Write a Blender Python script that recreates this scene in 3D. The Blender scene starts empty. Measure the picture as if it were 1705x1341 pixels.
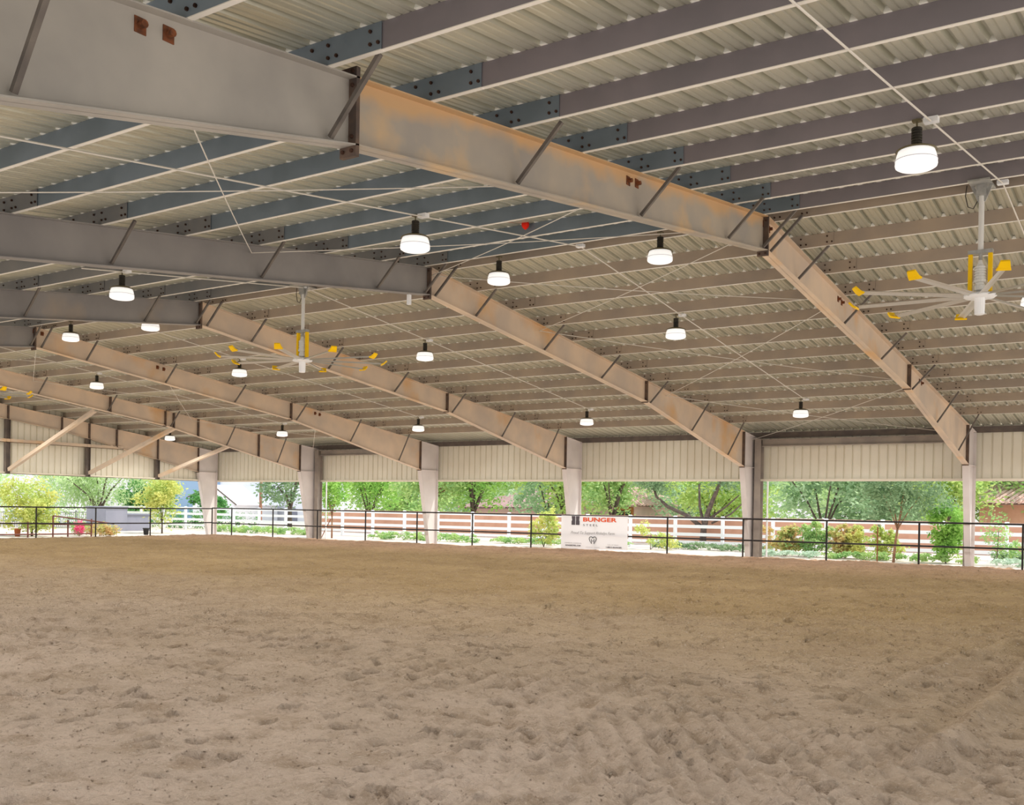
import bpy, math, random
import numpy as np
from mathutils import Vector, Matrix

rng = np.random.default_rng(7)
random.seed(7)
S = bpy.context.scene
COL = S.collection
PI = math.pi

# ------------------------------------------------------------------ building dimensions (metres)
BAY = 7.62                     # spacing of the frames; frames stand at x = 0, -7.62 ... -38.1
HE, SL, L = 4.504, 0.1231, 19.618   # eave height, roof slope, half span (far wall at y = 0)
HW = 2.92                      # underside of the wall sheeting
PH = 0.245                      # purlin height
NF = 6
XR = 12.0                      # right end of the roof


def T(y):                      # top of rafters
    d = -y
    return HE + SL * (d if d < L else 2 * L - d)


BK = [(-2 * L + 1.247, 3.365), (-30.15, 4.99), (-L, 6.311), (-9.13, 4.987), (-1.247, 3.365)]


def BZ(y):                     # underside of rafters
    return float(np.interp(y, [k[0] for k in BK], [k[1] for k in BK]))


# ------------------------------------------------------------------ camera
CF, CCX, CCY = 1713.67, 851.476, 858.968
CP = Vector((6.6658, -37.1659, 1.6627))
yaw, pit, rol = 0.598153, -0.006289, 0.017064
fwd = Vector((-math.sin(yaw) * math.cos(pit), math.cos(yaw) * math.cos(pit), math.sin(pit)))
rt = Vector((math.cos(yaw), math.sin(yaw), 0))
up = rt.cross(fwd)
rt, up = rt * math.cos(rol) + up * math.sin(rol), up * math.cos(rol) - rt * math.sin(rol)
cam = bpy.data.cameras.new('camera')
cam.sensor_fit = 'HORIZONTAL'
cam.sensor_width = 36
cam.lens = CF / 1705 * 36
cam.shift_x = (852.5 - CCX) / 1705
cam.shift_y = (CCY - 670.5) / 1705
cam.clip_end = 1000
co = bpy.data.objects.new('camera', cam)
COL.objects.link(co)
m = Matrix((rt, up, -fwd)).transposed().to_4x4()
m.translation = CP
co.matrix_world = m
S.camera = co


def seen(*pts, mx=60):
    """Whether the photograph could show any of these points (used only to leave out repeats it shows nothing of)."""
    for p in pts:
        d = Vector(p) - CP
        z = d.dot(fwd)
        if z > 0.5:
            u, v = CCX + CF * d.dot(rt) / z, CCY - CF * d.dot(up) / z
            if -mx < u < 1705 + mx and -mx < v < 1341 + mx:
                return True
    return False


# ------------------------------------------------------------------ materials
def C(r, g, b):
    return tuple(((c / 255) / 12.92 if c / 255 <= 0.04045 else ((c / 255 + 0.055) / 1.055) ** 2.4) for c in (r, g, b)) + (1,)


def mat(name, c1, c2=None, scale=2.0, rough=0.6, metal=0.0, bump=0.0, bscale=None, detail=4, lo=0.35, hi=0.65, stretch=(1, 1, 1), c3=None, s3=1.0, lo3=.55, hi3=.75, emit=0, trans=0, spec=0.3, edge=None):
    M = bpy.data.materials.new(name)
    M.use_nodes = True
    nt = M.node_tree
    N = nt.nodes
    B = N['Principled BSDF']
    B.inputs['Roughness'].default_value = rough
    B.inputs['Metallic'].default_value = metal
    B.inputs['Specular IOR Level'].default_value = spec
    B.inputs['Base Color'].default_value = c1
    if c2 or bump:
        tc = N.new('ShaderNodeNewGeometry')
        mp = N.new('ShaderNodeMapping')
        mp.inputs['Scale'].default_value = stretch
        nt.links.new(tc.outputs['Position'], mp.inputs[0])
        col = None

        def noise(sc, a, b, det=detail):
            n = N.new('ShaderNodeTexNoise')
            n.inputs['Scale'].default_value = sc
            n.inputs['Detail'].default_value = det
            nt.links.new(mp.outputs[0], n.inputs['Vector'])
            r = N.new('ShaderNodeMapRange')
            r.inputs[1].default_value = a
            r.inputs[2].default_value = b
            nt.links.new(n.outputs[0], r.inputs[0])
            return r.outputs[0], n.outputs[0]
        if c2:
            f, _ = noise(scale, lo, hi)
            mx = N.new('ShaderNodeMix')
            mx.data_type = 'RGBA'
            mx.inputs[6].default_value = c1
            mx.inputs[7].default_value = c2
            nt.links.new(f, mx.inputs[0])
            col = mx.outputs[2]
            if c3:
                f3, _ = noise(s3, lo3, hi3)
                m3 = N.new('ShaderNodeMix')
                m3.data_type = 'RGBA'
                nt.links.new(f3, m3.inputs[0])
                nt.links.new(col, m3.inputs[6])
                m3.inputs[7].default_value = c3
                col = m3.outputs[2]
            if edge:
                # a rust-dust stain running along the top edge of the rafter
                sp = N.new('ShaderNodeSeparateXYZ')
                nt.links.new(tc.outputs['Position'], sp.inputs[0])
                m1 = N.new('ShaderNodeMath')
                m1.operation = 'MULTIPLY_ADD'
                nt.links.new(sp.outputs[1], m1.inputs[0])
                m1.inputs[1].default_value = SL
                m1.inputs[2].default_value = HE + 2 * SL * L
                m2 = N.new('ShaderNodeMath')
                m2.operation = 'SUBTRACT'
                nt.links.new(m1.outputs[0], m2.inputs[0])
                nt.links.new(sp.outputs[2], m2.inputs[1])
                _, ns = noise(1.3, 0, 1, 3)
                m4 = N.new('ShaderNodeMath')
                m4.operation = 'MULTIPLY_ADD'
                nt.links.new(ns, m4.inputs[0])
                m4.inputs[1].default_value = -.5
                nt.links.new(m2.outputs[0], m4.inputs[2])
                r4 = N.new('ShaderNodeMapRange')
                r4.inputs[1].default_value, r4.inputs[2].default_value = -.2, -.04
                r4.inputs[3].default_value, r4.inputs[4].default_value = .8, 0
                nt.links.new(m4.outputs[0], r4.inputs[0])
                m5 = N.new('ShaderNodeMix')
                m5.data_type = 'RGBA'
                nt.links.new(r4.outputs[0], m5.inputs[0])
                nt.links.new(col, m5.inputs[6])
                m5.inputs[7].default_value = edge
                col = m5.outputs[2]
            nt.links.new(col, B.inputs['Base Color'])
        if bump:
            _, h = noise(bscale or scale * 3, 0, 1, 6)
            bp = N.new('ShaderNodeBump')
            bp.inputs['Strength'].default_value = 1
            bp.inputs['Distance'].default_value = bump
            nt.links.new(h, bp.inputs['Height'])
            nt.links.new(bp.outputs[0], B.inputs['Normal'])
    if emit:
        B.inputs['Emission Color'].default_value = c1
        B.inputs['Emission Strength'].default_value = emit
    if trans:
        t = N.new('ShaderNodeBsdfTranslucent')
        src = B.inputs['Base Color'].links[0].from_socket if B.inputs['Base Color'].links else None
        if src:
            nt.links.new(src, t.inputs[0])
        else:
            t.inputs[0].default_value = c1
        ms = N.new('ShaderNodeMixShader')
        ms.inputs[0].default_value = trans
        nt.links.new(B.outputs[0], ms.inputs[1])
        nt.links.new(t.outputs[0], ms.inputs[2])
        nt.links.new(ms.outputs[0], N['Material Output'].inputs[0])
    return M


M = {}
M['grey'] = mat('grey primed steel', C(178, 172, 163), C(162, 157, 150), 1.2, .55, c3=C(192, 178, 160), s3=.7, lo3=.6, hi3=.8)
M['greydark'] = mat('dark grey primed steel', C(152, 147, 143), C(136, 132, 130), 1.0, .55, c3=C(165, 150, 134), s3=.6, lo3=.62, hi3=.8)
M['stain'] = mat('grey steel with tan dust', C(190, 176, 156), C(166, 158, 148), .8, .6, c3=C(204, 176, 140), s3=1.1, lo3=.56, hi3=.72, edge=C(214, 172, 122))
M['tan'] = mat('tan steel', C(224, 200, 174), C(202, 184, 166), .9, .6, c3=C(218, 172, 118), s3=.6, lo3=.57, hi3=.75)
M['col'] = mat('pale column steel', C(226, 217, 212), C(212, 202, 197), 1.0, .55)
M['plate'] = mat('brown steel plate', C(112, 92, 78), C(84, 74, 70), 5, .6)
M['brace'] = mat('grey angle steel', C(120, 112, 104), C(96, 90, 86), 4, .5)
M['bolt'] = mat('rusty bolt', C(70, 48, 38), None, rough=.6)
M['slot'] = mat('rusty slot plate', C(132, 78, 48), C(90, 58, 42), 20, .7)
M['purple'] = mat('purple grey primed purlin', C(138, 130, 134), C(128, 122, 126), 1.5, .35, spec=.5)
M['blue'] = mat('blue grey primed purlin', C(124, 136, 146), C(110, 122, 130), 1.5, .35, spec=.5)
M['brown'] = mat('brown grey purlin', C(178, 160, 140), C(160, 146, 132), 1.2, .35, spec=.5)
M['greyp'] = mat('warm grey purlin', C(136, 134, 132), C(118, 120, 122), 1.0, .35, spec=.5)
M['dark'] = mat('dark brown steel', C(118, 106, 98), C(98, 90, 86), 3, .5)
M['portal'] = mat('brown grey portal steel', C(172, 160, 148), C(152, 142, 134), 2, .5)
M['sheet'] = mat('pale metal roof sheet', C(216, 214, 196), C(200, 198, 180), .5, .28, metal=.45, spec=.6)
M['flange'] = mat('flange with painted highlight', C(238, 232, 222), None, rough=.3, spec=.5)  # highlight along the purlin bottoms, painted into the flange colour
M['plug'] = mat('white foam closure', C(250, 248, 238), None, rough=.8)
M['wall'] = mat('cream wall sheet', C(238, 232, 214), C(230, 222, 202), .7, .5)
M['trimw'] = mat('pale trim', C(236, 226, 206), None, rough=.5)
M['paleroof'] = mat('pale metal roof', C(236, 236, 242), None, rough=.5)
M['white'] = mat('white painted', C(240, 240, 240), None, rough=.45)
M['conduit'] = mat('pale conduit', C(222, 216, 205), None, rough=.4)
M['galv'] = mat('galvanised steel', C(190, 190, 186), C(165, 165, 162), 9, .4, metal=.4)
M['cream'] = mat('pale grey fan paint', C(222, 220, 214), None, rough=.4)
M['yellow'] = mat('yellow paint', C(250, 200, 20), None, rough=.4)
M['blade'] = mat('grey fan blade', C(205, 200, 192), None, rough=.35, metal=.3)
M['black'] = mat('black housing', C(46, 44, 40), C(60, 56, 48), 12, .5)
M['bronze'] = mat('bronze collar', C(120, 112, 88), None, rough=.4, metal=.4)
M['globe'] = mat('glowing globe', (1, .99, .97, 1), None, rough=.3, emit=.55)
M['ring'] = mat('globe ring', C(206, 206, 212), None, rough=.3, emit=.2)
M['rail'] = mat('black pipe', C(34, 32, 34), C(46, 40, 38), 8, .45)
M['redpipe'] = mat('rusty red pipe', C(96, 58, 52), C(120, 76, 66), 6, .6)
M['banner'] = mat('white vinyl banner', C(246, 243, 244), None, rough=.5, trans=.35)
M['orange'] = mat('orange print', C(232, 92, 48), None, rough=.6)
M['ink'] = mat('charcoal print', C(86, 80, 86), None, rough=.6)
M['ink2'] = mat('black print', C(40, 38, 44), None, rough=.6)
M['inkpale'] = mat('pale grey print', C(176, 172, 172), None, rough=.6)
M['red'] = mat('red latex', C(236, 40, 22), None, rough=.35)
M['vinyl'] = mat('white vinyl rail', C(246, 246, 250), None, rough=.4)
M['stucco'] = mat('tan stucco', C(205, 158, 134), C(194, 146, 122), 1.5, .9)
M['pinkstucco'] = mat('pink stucco', C(206, 178, 168), C(196, 168, 160), 1.5, .9)
M['whitewall'] = mat('white stucco', C(240, 240, 246), C(230, 232, 240), .4, .8)
M['bluewall'] = mat('pale blue siding', C(150, 176, 206), None, rough=.7)
M['tile'] = mat('clay roof tile', C(226, 196, 184), C(206, 170, 158), 3, .8)
M['tile2'] = mat('brown roof tile', C(186, 156, 152), C(168, 138, 136), 3, .8)
M['darkglass'] = mat('dark glass', C(46, 48, 52), None, rough=.1)
M['wood'] = mat('brown wood', C(168, 112, 66), C(146, 94, 56), 8, .7)
M['pole'] = mat('brown pole', C(160, 118, 96), C(136, 98, 82), 6, .8)
M['bark'] = mat('grey brown bark', C(112, 98, 88), C(84, 74, 70), 7, .9)
M['barkred'] = mat('tan bark', C(168, 128, 100), C(138, 104, 84), 7, .9)
M['bin'] = mat('grey plastic tank', C(150, 150, 164), C(136, 138, 152), .8, .6)
M['terra'] = mat('terracotta', C(190, 110, 70), None, rough=.8)
M['blackpot'] = mat('black plastic pot', C(46, 46, 48), None, rough=.6)
M['mesh'] = mat('grey steel pickets', C(150, 150, 158), None, rough=.5)
M['stake'] = mat('rusty stake', C(140, 84, 58), None, rough=.7)


def leafmat(name, a, b, sc=1.2):
    return mat(name, C(*a), C(*b), sc, .6, trans=.5, detail=2)


M['paloverde'] = leafmat('palo verde leaves', (206, 226, 172), (184, 212, 156))
M['lime'] = leafmat('lime leaves', (206, 220, 136), (170, 204, 118))
M['bright'] = leafmat('bright green leaves', (174, 212, 112), (140, 190, 98))
M['deep'] = leafmat('deep green leaves', (112, 168, 92), (86, 144, 78))
M['olive'] = leafmat('olive grey leaves', (156, 180, 138), (120, 150, 112))
M['bluegreen'] = leafmat('blue green leaves', (190, 214, 172), (158, 190, 148))
M['mixed'] = leafmat('mixed green leaves', (194, 216, 140), (150, 190, 122))
M['yellowleaf'] = leafmat('yellow green leaves', (222, 220, 134), (188, 208, 120))
M['rusty'] = leafmat('orange and green leaves', (226, 186, 136), (196, 206, 128), 3)
M['pink'] = leafmat('pink flowers', (240, 90, 150), (250, 150, 180), 4)
M['lav'] = leafmat('pale blue green leaves', (206, 222, 204), (184, 208, 184), 3)


def sandmat():
    Mt = bpy.data.materials.new('arena sand')
    Mt.use_nodes = True
    nt = Mt.node_tree
    N = nt.nodes
    B = N['Principled BSDF']
    B.inputs['Roughness'].default_value = .95
    B.inputs['Specular IOR Level'].default_value = .1
    g = N.new('ShaderNodeNewGeometry')

    def noise(sc, det=5, rough=.6):
        n = N.new('ShaderNodeTexNoise')
        n.inputs['Scale'].default_value = sc
        n.inputs['Detail'].default_value = det
        n.inputs['Roughness'].default_value = rough
        nt.links.new(g.outputs['Position'], n.inputs['Vector'])
        return n.outputs[0]

    def rng_(src, a, b, c=0, d=1):
        r = N.new('ShaderNodeMapRange')
        for i, v in enumerate((a, b, c, d)):
            r.inputs[i + 1].default_value = v
        nt.links.new(src, r.inputs[0])
        return r.outputs[0]

    def mix(f, a, b):
        x = N.new('ShaderNodeMix')
        x.data_type = 'RGBA'
        nt.links.new(f, x.inputs[0])
        for i, v in ((6, a), (7, b)):
            if isinstance(v, tuple):
                x.inputs[i].default_value = v
            else:
                nt.links.new(v, x.inputs[i])
        return x.outputs[2]
    # golden footing towards the middle of the arena, paler footing at the near end
    sp = N.new('ShaderNodeSeparateXYZ')
    nt.links.new(g.outputs['Position'], sp.inputs[0])
    ad = N.new('ShaderNodeMath')
    ad.operation = 'MULTIPLY_ADD'
    nt.links.new(noise(.16, 4), ad.inputs[0])
    ad.inputs[1].default_value = 9
    nt.links.new(sp.outputs[1], ad.inputs[2])
    gold_fac0 = rng_(ad.outputs[0], -29, -15)
    edge = rng_(sp.outputs[1], -9, -2.5, 0, 1)  # sunlit strip along the rail, painted into the sand colour
    gold_fac = gold_fac0
    beige = mix(rng_(noise(.8), .35, .65), C(228, 204, 184), C(210, 187, 166))
    gold = mix(rng_(noise(.5), .35, .65), C(192, 163, 119), C(172, 144, 103))
    c = mix(gold_fac, beige, gold)
    c = mix(edge, c, mix(rng_(noise(.7), .35, .65), C(222, 182, 150), C(206, 166, 134)))
    c = mix(rng_(noise(2.6, 6, .7), .5, .66, 0, .5), c, C(160, 132, 102))
    c = mix(rng_(noise(14, 6, .7), .52, .68, 0, .6), c, C(166, 142, 120))
    c = mix(rng_(noise(40, 3, .7), .58, .68, 0, .6), c, C(232, 216, 198))
    nt.links.new(c, B.inputs['Base Color'])
    h1, h2 = noise(9, 8, .65), noise(45, 5, .7)
    a = N.new('ShaderNodeMath')
    a.operation = 'MULTIPLY_ADD'
    nt.links.new(h2, a.inputs[0])
    a.inputs[1].default_value = .35
    nt.links.new(h1, a.inputs[2])
    bp = N.new('ShaderNodeBump')
    bp.inputs['Strength'].default_value = 1
    bp.inputs['Distance'].default_value = .2
    nt.links.new(a.outputs[0], bp.inputs['Height'])
    nt.links.new(bp.outputs[0], B.inputs['Normal'])
    return Mt


M['sand'] = sandmat()
M['ground'] = mat('pale dry ground', C(208, 194, 184), C(190, 178, 168), .35, .95, c3=C(172, 164, 148), s3=1.7, lo3=.55, hi3=.7)


# ------------------------------------------------------------------ mesh helper
class MB:
    def __init__(self):
        self.v, self.f = [], []

    def add(self, vs, fs):
        o = len(self.v)
        self.v += [tuple(p) for p in vs]
        self.f += [tuple(i + o for i in q) for q in fs]
        return self

    def box(self, x0, x1, y0, y1, z0, z1):
        return self.add([(x, y, z) for z in (z0, z1) for y in (y0, y1) for x in (x0, x1)],
                        [(0, 2, 3, 1), (4, 5, 7, 6), (0, 1, 5, 4), (2, 6, 7, 3), (0, 4, 6, 2), (1, 3, 7, 5)])

    def bar(self, a, b, w, h, upv=(0, 0, 1)):
        a, b = Vector(a), Vector(b)
        d = (b - a).normalized()
        s = d.cross(Vector(upv))
        if s.length < 1e-4:
            s = d.cross(Vector((1, 0, 0)))
        s.normalize()
        u = s.cross(d)
        c = [(-1, -1), (1, -1), (1, 1), (-1, 1)]
        vs = [p + s * (i * w / 2) + u * (j * h / 2) for p in (a, b) for i, j in c]
        return self.add(vs, [(3, 2, 1, 0), (4, 5, 6, 7)] + [(i, (i + 1) % 4, (i + 1) % 4 + 4, i + 4) for i in range(4)])

    def tube(self, pts, r, n=8):
        pts = [Vector(p) for p in pts]
        rs = r if isinstance(r, (list, tuple)) else [r] * len(pts)
        vs, fs = [], []
        s = None
        for i, p in enumerate(pts):
            d = (pts[min(i + 1, len(pts) - 1)] - pts[max(i - 1, 0)]).normalized()
            if s is None:
                s = d.cross(Vector((0, 0, 1)))
                if s.length < 1e-3:
                    s = d.cross(Vector((0, 1, 0)))
            s = (s - d * s.dot(d)).normalized()
            u = d.cross(s)
            for k in range(n):
                t = 2 * PI * k / n
                vs.append(p + s * (math.cos(t) * rs[i]) + u * (math.sin(t) * rs[i]))
        for i in range(len(pts) - 1):
            for k in range(n):
                a, b = i * n + k, i * n + (k + 1) % n
                fs.append((a, b, b + n, a + n))
        fs.append(tuple(range(n))[::-1])
        fs.append(tuple(range(len(vs) - n, len(vs))))
        return self.add(vs, fs)

    def lathe(self, c, prof, n=20):
        vs, fs = [], []
        for r, z in prof:
            for k in range(n):
                t = 2 * PI * k / n
                vs.append((c[0] + r * math.cos(t), c[1] + r * math.sin(t), c[2] + z))
        for i in range(len(prof) - 1):
            for k in range(n):
                a, b = i * n + k, i * n + (k + 1) % n
                fs.append((a, b, b + n, a + n))
        fs.append(tuple(range(n))[::-1])
        fs.append(tuple(range(len(vs) - n, len(vs))))
        return self.add(vs, fs)

    def prism_x(self, poly, x0, x1):           # polygon of (y, z) extruded along x
        n = len(poly)
        vs = [(x, y, z) for x in (x0, x1) for y, z in poly]
        return self.add(vs, [tuple(range(n))[::-1], tuple(range(n, 2 * n))] + [(i, (i + 1) % n, (i + 1) % n + n, i + n) for i in range(n)])

    def prism_y(self, poly, y0, y1):           # polygon of (x, z) extruded along y
        n = len(poly)
        vs = [(x, y, z) for y in (y0, y1) for x, z in poly]
        return self.add(vs, [tuple(range(n)), tuple(range(n, 2 * n))[::-1]] + [(i + n, (i + 1) % n + n, (i + 1) % n, i) for i in range(n)])

    def build(self, name, material, parent=None, smooth=False):
        v = np.array([tuple(p) for p in self.v], dtype=float)
        if parent is not None:
            o = parent
            off = Vector((0, 0, 0))
            while o is not None:
                off += Vector(o.location)
                o = o.parent
            org = np.array(off)
            loc = (0, 0, 0)
        else:
            lo, hi = v.min(0), v.max(0)
            org = np.array([(lo[0] + hi[0]) / 2, (lo[1] + hi[1]) / 2, lo[2]])
            loc = tuple(org)
        me = bpy.data.meshes.new(name)
        me.from_pydata((v - org).tolist(), [], self.f)
        me.materials.append(material)
        if smooth:
            me.polygons.foreach_set('use_smooth', [True] * len(me.polygons))
        ob = bpy.data.objects.new(name, me)
        ob.location = loc
        ob.parent = parent
        COL.objects.link(ob)
        return ob


def tag(o, label=None, cat=None, group=None, kind=None):
    for k, v in (('label', label), ('category', cat), ('group', group), ('kind', kind)):
        if v:
            o[k] = v
    return o


def thing(name, label, cat, loc, group=None, kind=None):
    o = bpy.data.objects.new(name, None)
    o.empty_display_size = .2
    o.location = loc
    COL.objects.link(o)
    return tag(o, label, cat, group, kind)


ORD = ['nearest', 'second', 'third', 'fourth', 'fifth', 'sixth']
NTH = ['first', 'second', 'third', 'fourth', 'fifth', 'sixth', 'seventh', 'eighth', 'ninth', 'tenth', 'eleventh', 'twelfth']

# ------------------------------------------------------------------ rigid frames
NB = [-33.4, -30.45, -27.45, -24.4, -21.3, -19.75]
FB = [-19.4, -17.88, -14.9, -11.9, -8.85, -5.8, -2.72]


def isec(mb, poly_top, poly_bot, x, fw=.2, ft=.014, wt=.01):
    """An I-section whose web lies in the plane x and whose flanges follow two (y, z) lines."""
    mb.prism_x(poly_bot + poly_top[::-1], x - wt / 2, x + wt / 2)
    for line, s in ((poly_top, 1), (poly_bot, -1)):
        for (y0, z0), (y1, z1) in zip(line[:-1], line[1:]):
            n = Vector((0, -(z1 - z0), y1 - y0)).normalized() * ft
            mb.prism_x([(y0, z0), (y1, z1), (y1 - n.y * s, z1 - n.z * s), (y0 - n.y * s, z0 - n.z * s)], x - fw / 2, x + fw / 2)
    return mb


COLTXT = ['right of the picture beside the shrubs', 'between the banner and the shrubs', 'behind the banner',
          'left of the banner', 'second from the left corner', 'at the left corner of the arena']
ANCH = [-32.3, -24.6, -19.5, -15.1, -7.7]
for k in range(NF):
    x = -BAY * k
    lab = f"{ORD[k]} steel frame from the camera, its column {COLTXT[k]}"
    fr = thing('steel_frame', lab.replace('nearest steel frame from the camera', 'nearest steel roof frame'), 'steel frame', (x, 0, -.1), 'steel portal frames carrying the roof')

    def TP(a, b):
        return [(a, T(a)), (b, T(b))]

    def BP(a, b):
        return [(a, BZ(a)), (b, BZ(b))]
    yk = -2 * L + 1.247
    segs = [(yk, -30.15, 'grey' if k == 0 else 'greydark'), (-30.15, -L, 'stain' if k == 0 else 'greydark'), (-L, -9.13, 'tan'), (-9.13, -1.247, 'tan')]  # near slope rafters in grey tones, far slope rafters tan
    for a, b, mm in segs:
        isec(MB(), TP(a, b), BP(a, b), x).build('rafter', M[mm], fr)
    # columns: far and near
    for side in (0, 1):
        f = (lambda y: y) if side == 0 else (lambda y: -2 * L - y)
        c = MB()
        web = [(f(0), -.1), (f(0), T(0)), (f(-1.247), T(-1.247)), (f(-1.247), 3.365), (f(-.52), -.1)]
        if side:
            web = web[::-1]
        c.prism_x(web, x - .006, x + .006)
        y0, y1 = sorted((f(0), f(-.016)))
        c.box(x - .1, x + .1, y0, y1, -.1, T(0) + .0)
        c.prism_x([(f(-1.247), 3.365), (f(-.52), -.1), (f(-.536), -.1), (f(-1.263), 3.365)], x - .1, x + .1)
        c.prism_x([(f(0), T(0)), (f(-1.247), T(-1.247)), (f(-1.247), T(-1.247) - .014), (f(0), T(0) - .014)], x - .1, x + .1)
        c.box(x - .1, x + .1, min(f(0), f(-1.25)), max(f(0), f(-1.25)), 3.36, 3.374)
        c.box(x - .14, x + .14, min(f(.03), f(-.55)), max(f(.03), f(-.55)), -.1, -.08)
        c.build('column', M['col'], fr)
        yy = f(-1.247)
        MB().box(x - .1, x + .1, yy - .022, yy + .022, 3.33, T(yy)).build('end_plate', M['plate'], fr)
    for yy, e0, e1 in ((-30.15, .09, .1), (-L, .0, .09), (-9.13, .0, .03)):
        p = MB().box(x - .1, x + .1, yy - .024, yy + .024, BZ(yy) - e1, T(yy) + e0).build('end_plate', M['plate'], fr)
        b = MB()
        for sx in (-.055, .055):
            for zz in (BZ(yy) - .05, BZ(yy) + .08, T(yy) - .08, T(yy) + .05):
                if BZ(yy) - e1 < zz < T(yy) + e0:
                    b.tube([(x + sx, yy - .045, zz), (x + sx, yy + .045, zz)], .018, 6)
        b.build('bolt', M['bolt'], p)
    for yy in {4: (-11.8, -8.7, -7.4, -3.9), 5: (-11.75, -7.7, -6.2, -3.8)}.get(k, ()):
        MB().box(x - .1, x + .1, yy - .03, yy + .03, BZ(yy), T(yy)).build('stiffener', M['plate'], fr)
    if k < 5:
        for yy in NB + FB:
            if not seen((x, yy, BZ(yy)), (x, yy, T(yy))):
                continue
            MB().bar((x + .05, yy, BZ(yy) + .05), (x + .63, yy, T(yy) + .01), .042, .042).build('flange_brace', M['brace'], fr)
    if k in (0, 3):
        for yy in ANCH:
            for dy in (-.11, .14):
                if not seen((x, yy, T(yy))):
                    continue
                z = T(yy + dy) - .13
                MB().box(x + .004, x + .014, yy + dy - .05, yy + dy + .05, z - .06, z + .06).tube([(x, yy + dy, z), (x + .07, yy + dy, z)], .03, 8).build('rod_anchor', M['slot'], fr)

# ------------------------------------------------------------------ purlins: one per bay and line, lapping over the frames
FARP = [-19.33, -17.9, -16.42, -15.0, -13.58, -12.03, -10.45, -8.96, -7.55, -6.03, -4.4, -2.72]
NEARP = [-19.84, -21.23, -22.88, -24.49, -26.09, -27.65, -29.08, -30.53, -32.05, -33.55, -35.05, -36.5]
PITCH = .3048
RIBS = [XR - .2 - PITCH * i for i in range(int((XR + 38.1) / PITCH))]


def zsec(y, dz=0):
    z = T(y) + dz
    t = .006
    # web at y, flanges towards +y, the lower one with an upturned lip
    return [(y, z + t), (y, z + PH), (y + .065, z + PH), (y + .065, z + PH - t), (y + t, z + PH - t), (y + t, z + t)]


_b = MB().tube([(0, .012, 0), (0, -.016, 0)], .016, 6).build('lap_bolt', M['bolt'])
BOLT = _b.data
BOLT.transform(Matrix.Translation(_b.location))
bpy.data.objects.remove(_b)


def purlin(y, j, slope, nth, last):
    xr, xl = -BAY * j, -BAY * (j + 1)
    x0 = xl - (.72 if j < 4 else .25)
    x1 = xr + .72
    sec = zsec(y)
    pts = [(x1 + (x0 - x1) * i / 24, y, T(y)) for i in range(25)]
    if not seen(*pts, mx=10):
        return
    far = slope == 'far'
    if far:
        mm, tone = ('brown', 'brown grey')
    elif j == -1:
        mm, tone = ('purple', 'purple grey')
    elif j == 0:
        mm, tone = ('blue', 'blue grey')
    else:
        mm, tone = ('greyp', 'grey')
    lab = f"{tone} purlin, {nth} below the ridge, {slope} slope, {NTH[j + 1]} bay from right"
    mb = MB()
    n = len(sec)
    vs = [(x0, yy + .009, z + .005) for yy, z in sec] + [(x1, yy - .009, z - .001) for yy, z in sec]
    mb.add(vs, [tuple(range(n)), tuple(range(n, 2 * n))[::-1]] + [(i + n, (i + 1) % n + n, (i + 1) % n, i) for i in range(n)])
    p = mb.build('roof_purlin', M[mm])
    tag(p, lab, 'purlin', f'roof purlins on the {slope} slope')
    z = T(y)
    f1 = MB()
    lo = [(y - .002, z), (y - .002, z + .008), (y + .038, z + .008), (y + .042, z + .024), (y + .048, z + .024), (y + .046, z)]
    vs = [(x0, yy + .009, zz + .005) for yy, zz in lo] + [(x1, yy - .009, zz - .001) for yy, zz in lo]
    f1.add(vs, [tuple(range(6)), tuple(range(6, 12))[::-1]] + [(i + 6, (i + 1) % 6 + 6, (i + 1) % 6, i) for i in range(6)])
    tag(f1.build('lower_flange', M['flange'], p), 'lower flange with its highlight painted in')
    for e in ((xr,) if j == 4 else (xr, xl)):
        for xx, zz in ((.1, .06), (.1, .16), (.2, .06), (.6, .06), (.6, .16), (.69, .06), (-.1, .06), (-.1, .16), (-.64, .06), (-.64, .16)):
            px = e + xx
            if x0 < px < x1 and seen((px, y, T(y) + zz), mx=2):
                bo = bpy.data.objects.new('lap_bolt', BOLT)
                bo.parent = p
                bo.location = Vector((px, y - .012, T(y) + zz * PH / .22)) - p.location
                COL.objects.link(bo)
    c = MB()
    s = SL if y > -L else -SL
    for rx in RIBS:
        if xl < rx <= xr and seen((rx, y, T(y)), mx=5):
            c.prism_y([(rx - .038, T(y) + PH), (rx + .038, T(y) + PH), (rx + .019, T(y) + PH + .055), (rx - .019, T(y) + PH + .055)], y - .03, y + .03)
    if c.v:
        xs_ = [v[0] for v in c.v]
        c.box(min(xs_), max(xs_), y + .02, y + .03, T(y) + PH, T(y) + PH + .001)
        tag(c.build('closure_strip', M['plug'], p), 'white foam closures in the roof ribs')


for j in range(-1, 5):
    for i, y in enumerate(FARP):
        purlin(y, j, 'far', NTH[i], False)
    for i, y in enumerate(NEARP):
        purlin(y, j, 'near', NTH[i], False)

# eave struts along the far wall
for j in range(-1, 5):
    xr, xl = -BAY * j, -BAY * (j + 1)
    z = HE - .02
    mb = MB().prism_x([(-.02, z), (-.02, z + .2), (.07, z + .2), (.07, z + .19), (-.012, z + .19), (-.012, z + .006), (.07, z + .006), (.07, z)], xl, xr)
    tag(mb.build('eave_strut', M['dark']), f"dark eave strut on top of the far wall, {NTH[j + 1]} bay from the right", 'eave strut', 'eave struts on the far wall')

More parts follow.
